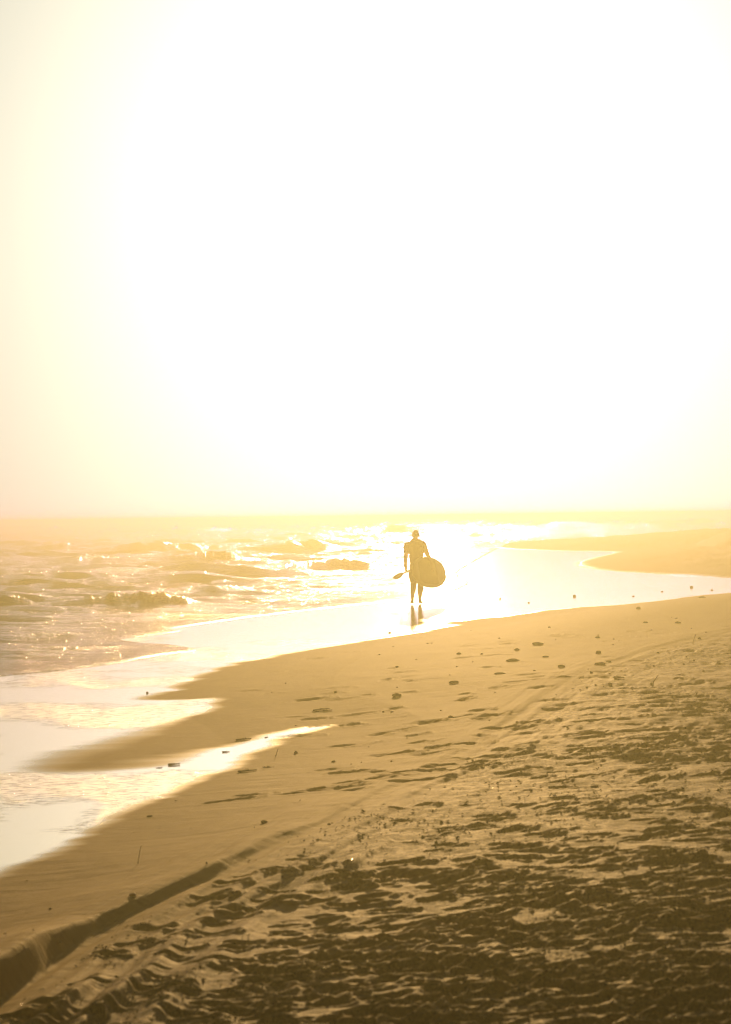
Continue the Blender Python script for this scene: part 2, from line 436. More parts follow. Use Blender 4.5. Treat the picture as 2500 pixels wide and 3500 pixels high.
# ------------------------------------------------------------------ sea
iy = np.concatenate([np.linspace(1 / 12.0, 1 / 130.0, 760), np.linspace(1 / 130.0, 1 / 1500.0, 170)[1:], 1 / np.array([2200., 3500., 6000., 9000.])])
ysea = 1 / iy
Ts = np.concatenate([-tout[::-1], np.linspace(-0.185, 0.185, 760), tout])
X = Ts[None, :] * ysea[:, None]; Y = np.repeat(ysea[:, None], len(Ts), 1)
E = seg_dist(X + 0.10 * fbm(X * 1.3, Y * 0.5, 3, 2), Y + 0.35 * fbm(X * 0.7, Y * 0.35, 3, 8), SEA)
hs, *_ = base_height(X, Y)
depth = ss(0.2, 11, E)
warp = 1.6 * fbm(X * 0.12, Y * 0.07, 2, 101)
chop = fbm(X * 0.085 + 0.03 * Y, Y * 0.30 - X * 0.03 + warp * 0.5, 6, 103, 0.64)
ridg = 1 - 3.2 * np.abs(fbm(X * 0.07 + 7, Y * 0.20 - X * 0.02 + warp * 0.4, 4, 107, .55))
swell = 1 - np.abs(fbm(X * 0.045, Y * 0.13 + warp * 0.3, 3, 111)) * 2.4
fade = 1 - 0.6 * ss(200, 900, Y)
Zs = 0.045 + depth * (0.62 * chop + 0.17 * ridg + 0.20 * swell * ss(6, 60, E)) * fade + 0.11 * ss(0.3, 3.5, E) * fbm(X * 0.22, Y * 0.8, 5, 105, .65)
foam = np.zeros_like(Zs)
# breakers: crest from/to (picture points on the sea plane), height, foaminess
BRK = [((215, 2082), (500, 2074), .34, .25, .9), ((450, 2080), (570, 2074), .20, 1.0, .6), ((520, 2076), (655, 2070), .30, .35, .8), ((360, 2128), (760, 2104), .16, .9, .8), ((350, 2180), (600, 2160), .09, .8, .6),
       ((480, 1944), (830, 1936), .55, .55, 1.4), ((420, 1896), (680, 1884), .95, .9, 1.8), ((140, 1934), (400, 1922), .55, .6, 1.4),
       ((-60, 1962), (240, 1952), .42, .4, 1.3), ((800, 1898), (1100, 1884), 1.0, 1.0, 1.8), ((900, 1960), (1270, 1946), .40, .7, 1.2),
       ((620, 2046), (850, 2030), .24, .8, .9), ((350, 2002), (520, 1992), .22, .2, 1.0), ((1440, 2004), (1640, 1984), .30, .8, 1.0),
       ((-50, 1822), (270, 1812), 1.4, .6, 5), ((510, 1832), (790, 1824), 1.2, .9, 4), ((1200, 1830), (1500, 1824), 1.1, .9, 3.5),
       ((1750, 1812), (2100, 1806), 1.2, 1.0, 4), ((2050, 1800), (2450, 1792), 1.3, 1.0, 4), ((0, 2085), (90, 2082), .18, .3, .8),
       ((-200, 2012), (150, 2006), .16, .1, .9), ((-100, 2190), (280, 2170), .07, .2, .6), ((500, 2242), (670, 2224), .03, .6, .3),
       ((900, 2032), (1250, 2012), .12, .5, .7), ((60, 2238), (420, 2206), .05, .3, .45), ((-80, 1880), (330, 1872), .55, .2, 2.2)]
for k, (p, q, hh, fo, wd) in enumerate(BRK):
    a = Vector(ground(*p)); c = Vector(ground(*q)); d = c - a; L = d.length; d = d / L
    n = Vector((-d.y, d.x))
    u = ((X - a.x) * d.x + (Y - a.y) * d.y) / L
    v = (X - a.x) * n.x + (Y - a.y) * n.y + 0.6 * wd * fbm(u * 2.5 + k, u * 0 + k * 3.3, 3, 130 + k)
    env = ss(-0.45, 0.62, u) * ss(1.35, 0.80, u) * (0.90 + 0.35 * fbm(u * 2.6 + k * 5, u * 0 + 0.5, 4, 140 + k, .5))
    prof = np.where(v < 0, np.exp(-(v / (wd * 0.42)) ** 2), np.exp(-(v / (wd * 1.5)) ** 2))
    Zs += 0.66 * hh * env * prof
    fz = ss(-2.0 * wd, -0.2 * wd, v) * ss(0.75 * wd, 0.0, v) * np.clip(env, 0, 1) * ss(0.25, 0.55, u + 0.35 * fbm(u * 3 + k, v * 0.3, 3, 150 + k))
    foam = np.maximum(foam, fo * fz)
    Zs += (0.25 * min(hh, .35) * prof + 0.10 * fz) * np.clip(env, 0, 1) * fbm(X * 3.2, Y * 1.8, 5, 160, .7)
# a foaming lip on the swash, thin streaks of foam behind it
foam = np.maximum(foam, 0.20 * ss(0.0, 0.10, E) * ss(0.9, 0.15, E) * ss(-0.1, 0.4, fbm(X * 0.6, Y * 0.3, 2, 171)))
foam = np.maximum(foam, 0.35 * ss(0.2, 0.6, fbm(X * 0.15, Y * 0.55 + warp, 4, 173, .6)) * ss(0.5, 8, E))
lip = ss(-0.03, 0.06, E)
Zs = np.where(E < 2.5, (hs + 0.022 * lip) * (1 - ss(0.2, 2.5, E)) + Zs * ss(0.2, 2.5, E), Zs)
Zs = np.where(E < 0, hs - 0.06 * ss(0, -0.15, E) + 0.011, Zs)
me3 = grid_mesh('sea', X, Y, Zs, {'foam': np.clip(foam, 0, 1)}, keep=E > -0.2)
tag(link('sea', me3, M_sea), kind='structure', label='choppy sea with small breakers running up the beach')

# ------------------------------------------------------------------ haze over the whole beach
bm = bmesh.new(); bmesh.ops.create_cube(bm, size=1)
z0, z1 = -3.3, 2.42
for vv in bm.verts:
    vv.co = Vector((vv.co.x * 60000, -200 + (vv.co.y + .5) * 9900, z0 + (vv.co.z + .5) * (z1 - z0)))
mh = bpy.data.meshes.new('haze'); bm.to_mesh(mh); bm.free()
mat = bpy.data.materials.new('sea_haze'); mat.use_nodes = True; t = mat.node_tree; t.nodes.clear()
pv = t.nodes.new('ShaderNodeVolumePrincipled'); oo = t.nodes.new('ShaderNodeOutputMaterial')
pv.inputs['Color'].default_value = (*HAZE_COLOR, 1); pv.inputs['Density'].default_value = HAZE_DENSITY
pv.inputs['Anisotropy'].default_value = HAZE_G; pv.inputs['Absorption Color'].default_value = (0, 0, 0.44, 1)
t.links.new(pv.outputs[0], oo.inputs['Volume'])
tag(link('haze', mh, mat), kind='stuff', label='golden sea spray haze hanging over the beach')

# ------------------------------------------------------------------ body building: shapes merged into one skin
def frame(d):
    d = d.normalized(); a = Vector((0, 0, 1)) if abs(d.z) < 0.9 else Vector((1, 0, 0))
    x = a.cross(d).normalized(); return x, d.cross(x), d
def capsule(bm, p, q, r1, r2, n=12, flat=1.0, caps=3):
    p, q = Vector(p), Vector(q); x, y, d = frame(q - p); L = (q - p).length; rings = []
    prof = [(-r1 * math.cos(a), r1 * math.sin(a)) for a in np.linspace(0.15, math.pi / 2, caps + 1)]
    prof += [(L + r2 * math.sin(a), r2 * math.cos(a)) for a in np.linspace(0, math.pi / 2 - 0.15, caps + 1)]
    for h, r in prof:
        rings.append([bm.verts.new(p + d * h + x * (r * math.cos(k * 2 * math.pi / n)) + y * (r * flat * math.sin(k * 2 * math.pi / n))) for k in range(n)])
    for A, B in zip(rings, rings[1:]):
        for k in range(n): bm.faces.new((A[k], A[(k + 1) % n], B[(k + 1) % n], B[k]))
    bm.faces.new(rings[0][::-1]); bm.faces.new(rings[-1])
def limb(bm, pts, n=14):
    for (p, r1), (q, r2) in zip(pts, pts[1:]): capsule(bm, p, q, r1, r2, n)
def ellipsoid(bm, c, r, rot=None):
    m = Matrix.Translation(c) @ (rot.to_matrix().to_4x4() if rot else Matrix.Identity(4)) @ Matrix.Diagonal((*r, 1))
    bmesh.ops.create_icosphere(bm, subdivisions=3, radius=1, matrix=m)
def loft(bm, secs, n=24):
    rings = []
    for (cx, cy, z, rx, ry) in secs:
        rings.append([bm.verts.new((cx + rx * math.cos(k * 2 * math.pi / n), cy + ry * math.sin(k * 2 * math.pi / n), z)) for k in range(n)])
    for A, B in zip(rings, rings[1:]):
        for k in range(n): bm.faces.new((A[k], A[(k + 1) % n], B[(k + 1) % n], B[k]))
    bm.faces.new(rings[0][::-1]); bm.faces.new(rings[-1])
def fuse(name, bm, mat, parent, voxel=0.006, smooth=2):
    bmesh.ops.recalc_face_normals(bm, faces=bm.faces)
    me = bpy.data.meshes.new(name); bm.to_mesh(me); bm.free()
    o = bpy.data.objects.new('tmp', me); sc.collection.objects.link(o)
    m = o.modifiers.new('r', 'REMESH'); m.mode = 'VOXEL'; m.voxel_size = voxel; m.use_smooth_shade = True
    s = o.modifiers.new('s', 'SMOOTH'); s.factor = 0.5; s.iterations = smooth
    dg = bpy.context.evaluated_depsgraph_get(); dg.update()
    new = bpy.data.meshes.new_from_object(o.evaluated_get(dg)); new.name = name
    bpy.data.objects.remove(o); bpy.data.meshes.remove(me)
    new.materials.clear(); new.polygons.foreach_set('use_smooth', [True] * len(new.polygons))
    return link(name, new, mat, parent)
def to_obj(name, bm, mat, parent=None, smooth=True):
    bmesh.ops.recalc_face_normals(bm, faces=bm.faces)
    me = bpy.data.meshes.new(name); bm.to_mesh(me); bm.free()
    me.polygons.foreach_set('use_smooth', [smooth] * len(me.polygons))
    return link(name, me, mat, parent)

# ------------------------------------------------------------------ the walker
PX, PY = 1300 + 735 * 0.18473, 1750 + 1700 * 0.18473           # heel of the standing foot
foot = on_sand(PX, PY)
K = 0.18473 * foot.y / F                                        # metres per pixel of my enlarged view
def P(ix, iy_, y=0.0):                                          # place in the person's own frame
    return Vector(((ix - 735) * K, y, (1700 - iy_) * K))
print('person at', foot, 'scale', K, 'height', 1355 * K)
person = empty('person', foot)
tag(person, 'barefoot person in knee shorts walking away over the wet sand, wide board under right arm', 'person')
M_skin = plain('skin', (0.20, 0.11, 0.07), 0.7, 0.15); M_short = plain('shorts_cloth', (0.025, 0.028, 0.035), 0.9, 0.1)
M_shirt = plain('shirt_cloth', (0.03, 0.03, 0.035), 0.9, 0.1); M_hair = plain('hair', (0.02, 0.014, 0.01), 0.9, 0.1)
bm = bmesh.new()
# torso
def sec(l, r, iy_, ry, cy=0.0): return (((l + r) / 2 - 735) * K, cy, (1700 - iy_) * K, (r - l) / 2 * K, ry)
torso = [sec(575, 775, 1190, .105), sec(558, 790, 1120, .125, -.005), sec(560, 792, 1040, .128, -.01), sec(565, 792, 950, .110, -.005),
         sec(556, 800, 860, .108), sec(546, 808, 760, .118), sec(528, 822, 680, .125), sec(515, 832, 610, .115), sec(540, 822, 560, .085), sec(590, 775, 525, .060), sec(622, 732, 500, .05)]
loft(bm, torso)
# shoulders, neck, head
ellipsoid(bm, P(528, 615), (.075, .07, .075)); ellipsoid(bm, P(808, 605), (.07, .07, .075))
capsule(bm, P(672, 530), P(672, 440, .015), .068, .063)
capsule(bm, P(560, 575), P(650, 510), .05, .045); capsule(bm, P(790, 570), P(700, 510), .045, .045)
ellipsoid(bm, P(675, 408, .01), (.086, .102, .098)); ellipsoid(bm, P(675, 440, .03), (.068, .082, .078))
capsule(bm, P(675, 470, .06), P(675, 478, .085), .035, .028)                  # jaw and chin, facing away
ellipsoid(bm, P(675, 428, .118), (.013, .018, .02)); ellipsoid(bm, P(675, 452, .104), (.024, .01, .008))
for sx in (-1, 1):
    ellipsoid(bm, P(675, 412, .098) + Vector((sx * .03, 0, 0)), (.014, .009, .009))
    ellipsoid(bm, P(675, 436, .0) + Vector((sx * .083, 0, 0)), (.013, .02, .032))
ellipsoid(bm, P(607, 446, .0), (.012, .018, .02))
capsule(bm, P(532, 640), P(545, 735), .055, .045); capsule(bm, P(815, 630), P(818, 715), .05, .035)   # muscle closing the armpits
# left arm, hanging, holding the paddle
LH = P(487, 1085, -.02)
limb(bm, [(P(508, 620), 0.0732), (P(492, 720), 0.0610), (P(483, 825, -.02), 0.0525), (P(478, 900, -.02), 0.0512), (P(478, 985, -.01), 0.0366), (P(486, 1040, -.01), 0.0366)])
def hand(bm, wrist, palm_c, fdir, curl, side, up):
    """palm with four curled fingers and a thumb from the side of the palm"""
    fdir = fdir.normalized(); side = side.normalized(); curl = curl.normalized()
    capsule(bm, wrist, palm_c - fdir * .005, .024, .026); 
    for k in range(4):
        o = palm_c + side * (.030 - .020 * k)
        Ls = (.038, .043, .040, .031)[k]
        a = o + fdir * .028; b_ = a + (fdir * .75 + curl * .65).normalized() * Ls; c_2 = b_ + (curl - fdir * .15).normalized() * (Ls * .72); d_ = c_2 + (curl * .5 - fdir * .85).normalized() * (Ls * .55)
        limb(bm, [(o, .0125), (a, .0100), (b_, .0092), (c_2, .0082), (d_, .0072)], 8)
    ellipsoid(bm, palm_c, (.034, .026, .034))
    t0 = palm_c + side * .026 - fdir * .02; t1 = t0 + (side * .55 + fdir * .35 + curl * .45).normalized() * .036; t2 = t1 + (fdir * .55 + curl * .6 - side * .25).normalized() * .03
    limb(bm, [(t0, .014), (t1, .011), (t2, .009)], 8)
hand(bm, P(486, 1040, -.01), P(486, 1075, 0.0), Vector((0.05, 0, -1)), Vector((.75, -.4, -.0)), Vector((.25, .97, 0)), None)
# right arm, out over the board with the hand on its grip
limb(bm, [(P(815, 615), 0.0708), (P(850, 700, -.01), 0.0634), (P(893, 800, -.03), 0.0537), (P(925, 870, -.045), 0.0488), (P(958, 960, -.06), 0.0403), (P(975, 1020, -.06), 0.0342)])
hand(bm, P(975, 1020, -.06), P(984, 1052, -.06), Vector((.1, 0, -1)), Vector((-.9, .3, 0)), Vector((.3, .95, 0)), None)
# legs
limb(bm, [(P(625, 1140), 0.1196), (P(625, 1220, -.02), 0.1013), (P(625, 1295, -.04), 0.0756), (P(618, 1390, -.11), 0.0781), (P(606, 1470, -.17), 0.0561), (P(599, 1545, -.23), 0.0415), (P(598, 1580, -.25), 0.0439)])
limb(bm, [(P(735, 1140), 0.1159), (P(745, 1240, .05), 0.0976), (P(755, 1330, .06), 0.0805), (P(752, 1400, .03), 0.0805), (P(743, 1490, .01), 0.0610), (P(735, 1600, -.01), 0.0390), (P(734, 1640, -.015), 0.0427)])
# lifted foot: heel up, toes down
hl = P(599, 1585, -.275); bl = P(588, 1648, -.235)
limb(bm, [(hl, .033), (P(594, 1620, -.255), .036), (bl, .040)])
for k in range(5):
    capsule(bm, bl + Vector((-.036 + .018 * k, 0, -.008)), bl + Vector((-.040 + .019 * k, .018, -.036 - .004 * (k > 2))), .012, .011 + .002 * (k == 4))
# standing foot turned out to the right
hr = P(733, 1672, -.03); br = P(778, 1683, .115)
limb(bm, [(hr, .034), (P(750, 1672, .04), .034), (br, .024)])
limb(bm, [(P(734, 1640, -.015), 0.0415), (P(752, 1668, .05), 0.0390)])
fd = (br - hr); fd.z = 0; fd.normalize(); fs = Vector((fd.y, -fd.x, 0))
for k in range(5):
    a = br + fs * (-.034 + .017 * k) ; a.z = .014
    capsule(bm, a - fd * .02, a + fd * (.05 - .006 * k), .016, .011)
body = fuse('body', bm, M_skin, person, 0.0055, 3)
# hair: a close crop
bm = bmesh.new(); ellipsoid(bm, P(675, 400, -.002), (.0835, .098, .094))
for vtx in [v for v in bm.verts if v.co.z < P(0, 415).z or (v.co.y > .05 and v.co.z < P(0, 375).z)]: vtx.co.z = max(vtx.co.z, P(0, 440).z); vtx.co.x *= .9
fuse('hair', bm, M_hair, person, 0.006, 2)
# short sleeved top
bm = bmesh.new()
loft(bm, [(a, b_, c, d + .008, e + .008) for (a, b_, c, d, e) in torso[2:9]] + [sec(588, 777, 523, .068)])
ellipsoid(bm, P(528, 615), (.086, .084, .084)); ellipsoid(bm, P(808, 605), (.082, .084, .086)); capsule(bm, P(532, 640), P(545, 735), .062, .052); capsule(bm, P(815, 630), P(818, 715), .057, .042)
limb(bm, [(P(508, 620), .083), (P(493, 725), .074)]); limb(bm, [(P(815, 615), .081), (P(847, 705, -.01), .074)])
fuse('shirt', bm, M_shirt, person, 0.008, 2)
# knee length shorts
bm = bmesh.new()
loft(bm, [(a, b_, c, d + .012, e + .012) for (a, b_, c, d, e) in torso[:3]])
limb(bm, [(P(625, 1140), .128), (P(625, 1215, -.02), .112), (P(626, 1255, -.03), .098)]); limb(bm, [(P(735, 1140), .125), (P(745, 1240, .05), .108), (P(748, 1280, .05), .098)])
fuse('shorts', bm, M_short, person, 0.008, 2)
# watch on the left wrist
bm = bmesh.new()
capsule(bm, P(479, 978, -.01), P(480, 996, -.01), .032, .032, 20, 1, 1); ellipsoid(bm, P(455, 987, -.01), (.012, .018, .018))
fuse('wristwatch', bm, plain('watch_rubber', (.02, .02, .02), .5), person, 0.005, 1)

# ------------------------------------------------------------------ the board
cB = P(915, 1118); av = Vector((.325 / .325 * 325 * K, 0, -40 * K)); av.y = math.sqrt(1.46 ** 2 - av.x ** 2 - av.z ** 2)
bvx = -45 * K; bvz = 287 * K; bv = Vector((bvx, -(av.x * bvx + av.z * bvz) / av.y, bvz))
nv = av.cross(bv).normalized()
board = empty('paddleboard', foot + cB)
tag(board, 'wide oval stand up paddleboard carried on its side, lighter than the person', 'paddleboard')
def outline(u):                       # half width against position along the board, -1 tail .. 1 nose
    return (max(0, 1 - abs(u) ** 2.25)) ** 0.50
def board_mesh(bm, scale=1.0, th=.058, off=0.0, ulo=-1, uhi=1, n=40, m=14):
    rings = []
    for i in range(n + 1):
        u = -math.cos(math.pi * i / n); u = ulo + (u + 1) / 2 * (uhi - ulo)
        wd = outline(u) * scale if (ulo, uhi) == (-1, 1) else outline(u) * scale
        wd = max(wd, .004)
        tk = th * min(1, wd * 1.6 + .15)
        ring = []
        for k in range(2 * m):
            a = 2 * math.pi * k / (2 * m)
            cx = math.copysign(abs(math.cos(a)) ** .8, math.cos(a)); sy = math.copysign(abs(math.sin(a)) ** .55, math.sin(a))
            ring.append(bm.verts.new(av * u + bv * (wd * cx) + nv * (tk * sy + off + .10 * max(0, u) ** 3 * 0)))
        rings.append(ring)
    for A, B in zip(rings, rings[1:]):
        for k in range(2 * m): bm.faces.new((A[k], A[(k + 1) % (2 * m)], B[(k + 1) % (2 * m)], B[k]))
    bm.faces.new(rings[0][::-1]); bm.faces.new(rings[-1])
M_board = plain('board_skin', (0.30, 0.26, 0.18), 0.35, .5, .06, 3)
bm = bmesh.new(); board_mesh(bm); to_obj('hull', bm, M_board, board)
bm = bmesh.new(); board_mesh(bm, .80, .006, .0575, -.72, .35); to_obj('deck_pad', bm, plain('deck_foam', (.24, .21, .15), .7, .3, .1, 60, .001), board)
bm = bmesh.new()
q0 = av * .08 - bv * .02 + nv * .060
capsule(bm, q0 - av * .045, q0 - av * .045 + nv * .022, .008, .008); capsule(bm, q0 + av * .045, q0 + av * .045 + nv * .022, .008, .008)
capsule(bm, q0 - av * .045 + nv * .022, q0 + av * .045 + nv * .022, .009, .009); to_obj('grip', bm, plain('grip_webbing', (.03, .03, .03), .8), board)
bm = bmesh.new()                     # coiled leash hanging on the far end
for k in range(60):
    a0, a1 = k * .55, (k + 1) * .55
    f_ = lambda a: av * .72 + bv * (.70 + .06 * math.sin(a * .21)) + nv * (.062) + Vector((.022 * math.cos(a), 0, .022 * math.sin(a))) + av * (.0012 * a)
    capsule(bm, f_(a0), f_(a1), .005, .005, 6, 1, 1)
to_obj('leash', bm, plain('leash_cord', (.05, .05, .05), .5), board)
bm = bmesh.new()
f0 = av * -.78 - nv * .05
prof = [(0, 0), (.20, 0), (.05, -.20), (-.03, -.21), (.0, -.1)]
an = av.normalized()
vs = [[bm.verts.new(f0 + an * p[0] + nv * p[1] + bv.normalized() * o) for p in prof] for o in (-.005, .005)]
bm.faces.new(vs[0]); bm.faces.new(vs[1][::-1])
for k in range(5): bm.faces.new((vs[0][k], vs[1][k], vs[1][(k + 1) % 5], vs[0][(k + 1) % 5]))

bm.free()

# ------------------------------------------------------------------ the paddle
hp = P(486, 1108, 0.02)                                   # where the fist closes on it
tip = P(250, 1197, -.66) ; neck_ = P(432, 1126, -.30)
dd = (tip - hp)
dirp = (P(432, 1127, -.26) - hp).normalized()
far = hp - dirp * 1.15
paddle = empty('paddle', foot + hp)
tag(paddle, 'long handled paddle with leaf shaped blade held low in the left hand', 'paddle')
M_pad = plain('paddle_carbon', (.03, .028, .025), .4)
nk = P(432, 1127, -.26)
bm = bmesh.new(); capsule(bm, far - hp, nk - hp, .019, .019, 12, 1, 1); to_obj('shaft', bm, M_pad, paddle)
bm = bmesh.new(); gx = Vector((.3, .1, .95)).normalized(); capsule(bm, far - hp - gx * .05, far - hp + gx * .05, .016, .016, 10, 1, 2); to_obj('handle', bm, M_pad, paddle)
bm = bmesh.new()
bd = (tip - nk); bl_ = bd.length; bd.normalize()
wv = Vector((.20, .10, 1)); wv = (wv - bd * wv.dot(bd)).normalized(); nb = bd.cross(wv)
rings = []
for i in range(25):
    t_ = i / 24; wd = .086 * (math.sin(math.pi * min(1, t_ * .86 + .06)) ** .75) * (1 - .25 * t_) * (1 if t_ < .98 else .3)
    wd = max(wd, .006)
    rings.append([bm.verts.new(nk - hp + bd * (t_ * bl_) + wv * (wd * math.cos(a) - .018 * math.sin(math.pi * t_)) + nb * (.008 * math.sin(a) + .02 * t_ * t_)) for a in np.linspace(0, 2 * math.pi, 17)[:-1]])
for A, B in zip(rings, rings[1:]):
    for k in range(16): bm.faces.new((A[k], A[(k + 1) % 16], B[(k + 1) % 16], B[k]))
bm.faces.new(rings[0][::-1]); bm.faces.new(rings[-1]); to_obj('blade', bm, plain('blade_laminate', (.09, .07, .05), .4), paddle)

# ------------------------------------------------------------------ stones, sticks and wrack, each where it lies
M_stone = plain('dark_stone', (.035, .025, .016), .95, .1, .4, 30, .004)
M_pale = plain('pale_stone', (.32, .25, .16), .45, .5, .3, 25, .003)
M_orange = plain('orange_stone', (.42, .17, .05), .35, .5, .2, 30, .002)
M_weed = plain('dried_seaweed', (.040, .028, .014), .8, .3, .4, 40)
M_wood = plain('driftwood', (.10, .07, .04), .8, .3, .4, 30, .003)
M_shell = plain('shell', (.62, .52, .38), .17, .7, .2, 60)

def rock_mesh(name, seed, flat=.5, blocky=0.0, mat=M_stone):
    bm = bmesh.new(); bmesh.ops.create_icosphere(bm, subdivisions=3, radius=1)
    r = random.Random(seed); ph = [r.uniform(0, 9) for _ in range(6)]
    for v_ in bm.verts:
        c = v_.co.normalized()
        k = 1 + .16 * math.sin(3 * c.x + ph[0]) * math.sin(2.6 * c.y + ph[1]) + .10 * math.sin(6 * c.y + ph[2] + 3 * c.z) + .06 * math.sin(9 * c.x + ph[3]) * math.sin(8 * c.z + ph[4])
        if blocky: k *= (1 - blocky) + blocky / max(abs(c.x), abs(c.y), abs(c.z))
        v_.co = Vector((c.x * k, c.y * k * .8, c.z * k * flat))
    me = bpy.data.meshes.new(name); bm.to_mesh(me); bm.free()
    me.polygons.foreach_set('use_smooth', [True] * len(me.polygons)); me.materials.append(mat)
    return me
ROCKS = [rock_mesh('stone', k, f, b_) for k, (f, b_) in enumerate(((.45, 0), (.6, .3), (.35, 0), (.75, .2), (.55, 0)))]
def px_size(p, wpx): return wpx * math.sqrt(p.x ** 2 + p.y ** 2) / F
def stone(px, py, wpx, hpx, label, name='stone', cat='stone', mesh=None, group='stones lying on the damp sand', rz=None, mat=None):
    p = on_sand(px, py); w_ = px_size(p, wpx) / 2; h_ = px_size(p, hpx) / 2
    me = (mesh or random.choice(ROCKS))
    if mat: me = me.copy(); me.materials.clear(); me.materials.append(mat)
    o = link(name, me)
    ext = max(abs(v_.co.z) for v_ in me.vertices)
    o.scale = (w_, w_ * random.uniform(.6, .9), h_ / ext * 1.15); o.rotation_euler.z = rz if rz is not None else random.uniform(-.4, .4)
    o.location = p + Vector((0, 0, h_ * .55))
    return tag(o, label, cat, group)
S = [
 (1839, 2203, 40, 10, 'long flat dark stone, farther of the two largest on the damp sand'),
 (1753, 2260, 44, 11, 'widest flat dark stone in the middle of the damp sand'),
 (1768, 2223, 20, 9, 'short dark stone just behind the widest flat stone'),
 (2183, 2082, 16, 10, 'rounded dark stone alone just above the far wet edge'),
 (2364, 2009, 11, 8, 'dark stone standing out in the glare on the wet sand at far right'),
 (2401, 2044, 24, 7, 'flat dark stone on the edge of the wet sand at far right'),
 (1964, 2040, 11, 9, 'small upright dark stone on the glaring wet sand right of the person'),
 (1569, 2236, 16, 7, 'small blocky stone, nearest stone below the person on damp sand'),
 (2046, 2234, 21, 12, 'chunky dark stone on the damp sand to the right of the long flat one'),
 (1920, 2280, 26, 10, 'wedge shaped stone with a bright upper edge'),
 (2318, 2130, 22, 7, 'low dark stone at the right below the flat stone on the wet edge'),
 (2207, 2129, 18, 6, 'low stone directly below the rounded one near the wet edge'),
 (2043, 2180, 17, 6, 'low narrow stone above the chunky dark one'),
 (1708, 2303, 38, 6, 'very thin flat stone left of the wedge shaped one'),
 (1552, 2334, 30, 9, 'thin stone with a lit top left of the very thin flat one'),
 (1358, 2380, 36, 13, 'broad domed dark stone at the centre of the beach'),
 (1866, 2246, 24, 6, 'sliver of dark stone between the two largest flat ones and the chunky one'),
 (2081, 2262, 20, 6, 'small low stone just below the chunky dark one'),
 (2050, 2271, 34, 8, 'long low dark stone, lowest of three below the chunky one'),
 (1542, 2455, 21, 11, 'square cut block of dark stone on the trampled sand edge'),
 (504, 2370, 9, 8, 'tiny round dark pebble at the tip of the wet sand on the left'),
 (1147, 2368, 12, 8, 'small dark pebble on the smooth sand left of the broad domed stone'),
 (1012, 2575, 12, 10, 'small round pebble on damp sand past the tip of the wet tongue'),
 (904, 2813, 24, 12, 'flat topped block beside the dark hollows of the berm'),
 (512, 2791, 18, 5, 'thin dark sliver lying on the bare damp sand below the wet edge'),
 (1333, 2164, 9, 5, 'tiny pebble in the bright glare below the person'),
 (1585, 2074, 8, 4, 'tiny flat pebble in the glare just right of the person'),
 (1710, 2048, 6, 6, 'tiny pebble standing in the glare, between the person and the upright stone'),
 (1808, 2061, 8, 5, 'tiny pebble in the glare left of the small upright stone'),
 (2166, 2039, 9, 4, 'tiny flat pebble on the glare above the rounded stone'),
 (2264, 2023, 9, 4, 'tiny flat pebble on the glare left of the stone at far right'),
 (2434, 2018, 10, 4, 'tiny flat pebble nearest the right edge of the wet sand'),
]
for (a, b_, c, d, l_) in S: stone(a, b_, c, d, l_, name='pebble' if c < 14 else 'stone', cat='pebble' if c < 14 else 'stone')
for (a, b_, c, d, l_, m_) in ((204, 3222, 13, 9, 'glinting pale pebble by the near left berm', M_shell), (454, 3063, 22, 12, 'orange pebble on the dry sand beside the dark berm hollow', M_orange), (173, 3108, 11, 7, 'small shiny pebble on the crest of the berm at left', M_shell), (1105, 3315, 12, 8, 'pale pebble low on the trampled foreground sand', M_shell)):
    stone(a, b_, c, d, l_, name='pebble', cat='pebble', mat=m_)

def stick(px, py, Lpx, ang, thick, label, rise=0.0, name='stick', cat='stick', mat=M_wood, kinks=5, group='sticks and stems washed up on the sand'):
    p = on_sand(px, py); L = px_size(p, Lpx); r = random.Random(int(px * 7 + py))
    bm = bmesh.new(); d = Vector((math.cos(ang), math.sin(ang), 0)); prev = None
    for k in range(kinks + 1):
        t_ = k / kinks - .5
        q = d * (L * t_) + Vector((0, 0, thick * .6 + rise * (t_ + .5))) + Vector((r.uniform(-1, 1), r.uniform(-1, 1), r.uniform(0, .6))) * L * .035
        if rise == 0:
            q.z = zsand(p.x + q.x, p.y + q.y) - p.z + thick * .7 + abs(q.z) * .3
        if prev is not None: capsule(bm, prev, q, thick * (1.1 - .5 * (k / kinks)), thick * (1.05 - .5 * (k / kinks)), 7, 1, 1)
        if k in (2, 3) : capsule(bm, q, q + Vector((r.uniform(-1, 1), r.uniform(-1, 1), r.uniform(.2, 1))).normalized() * L * .13, thick * .6, thick * .3, 6, 1, 1)
        prev = q
    o = to_obj(name, bm, mat); o.location = p
    return tag(o, label, cat, group)
stick(835, 2529, 52, .25, .009, 'thick dark stick lying in the bright wet tongue')
stick(773, 2571, 24, .3, .006, 'short dark stick left of and below the thick one in the wet tongue')
stick(1100, 2427, 56, .35, .010, 'knobbly dark stick on the smooth damp sand')
stick(847, 2637, 66, .30, .009, 'long thin stick running into a clump of weed')
stick(596, 2615, 38, .25, .009, 'thin stick beside weed at the lower rim of the wet tongue')
stick(1120, 2430, 30, -.2, .008, 'thin stem crossing the knobbly stick')
stick(478, 2950, 26, 1.2, .0025, 'thin stem standing upright out of the damp sand at lower left', rise=.10)
stick(947, 2585, 14, 1.0, .004, 'short upright stem at the edge of the damp sand', rise=.06)
stick(2374, 2200, 16, .7, .005, 'upright stem at the right among the wrack', rise=.13)
stick(2240, 2340, 26, .5, .006, 'leaning stem below the pale shard', rise=.10)
o = stick(2116, 2318, 32, -.35, .013, 'glinting white shard lying on the trampled sand at right', name='shard', cat='shard', mat=M_shell, kinks=3)

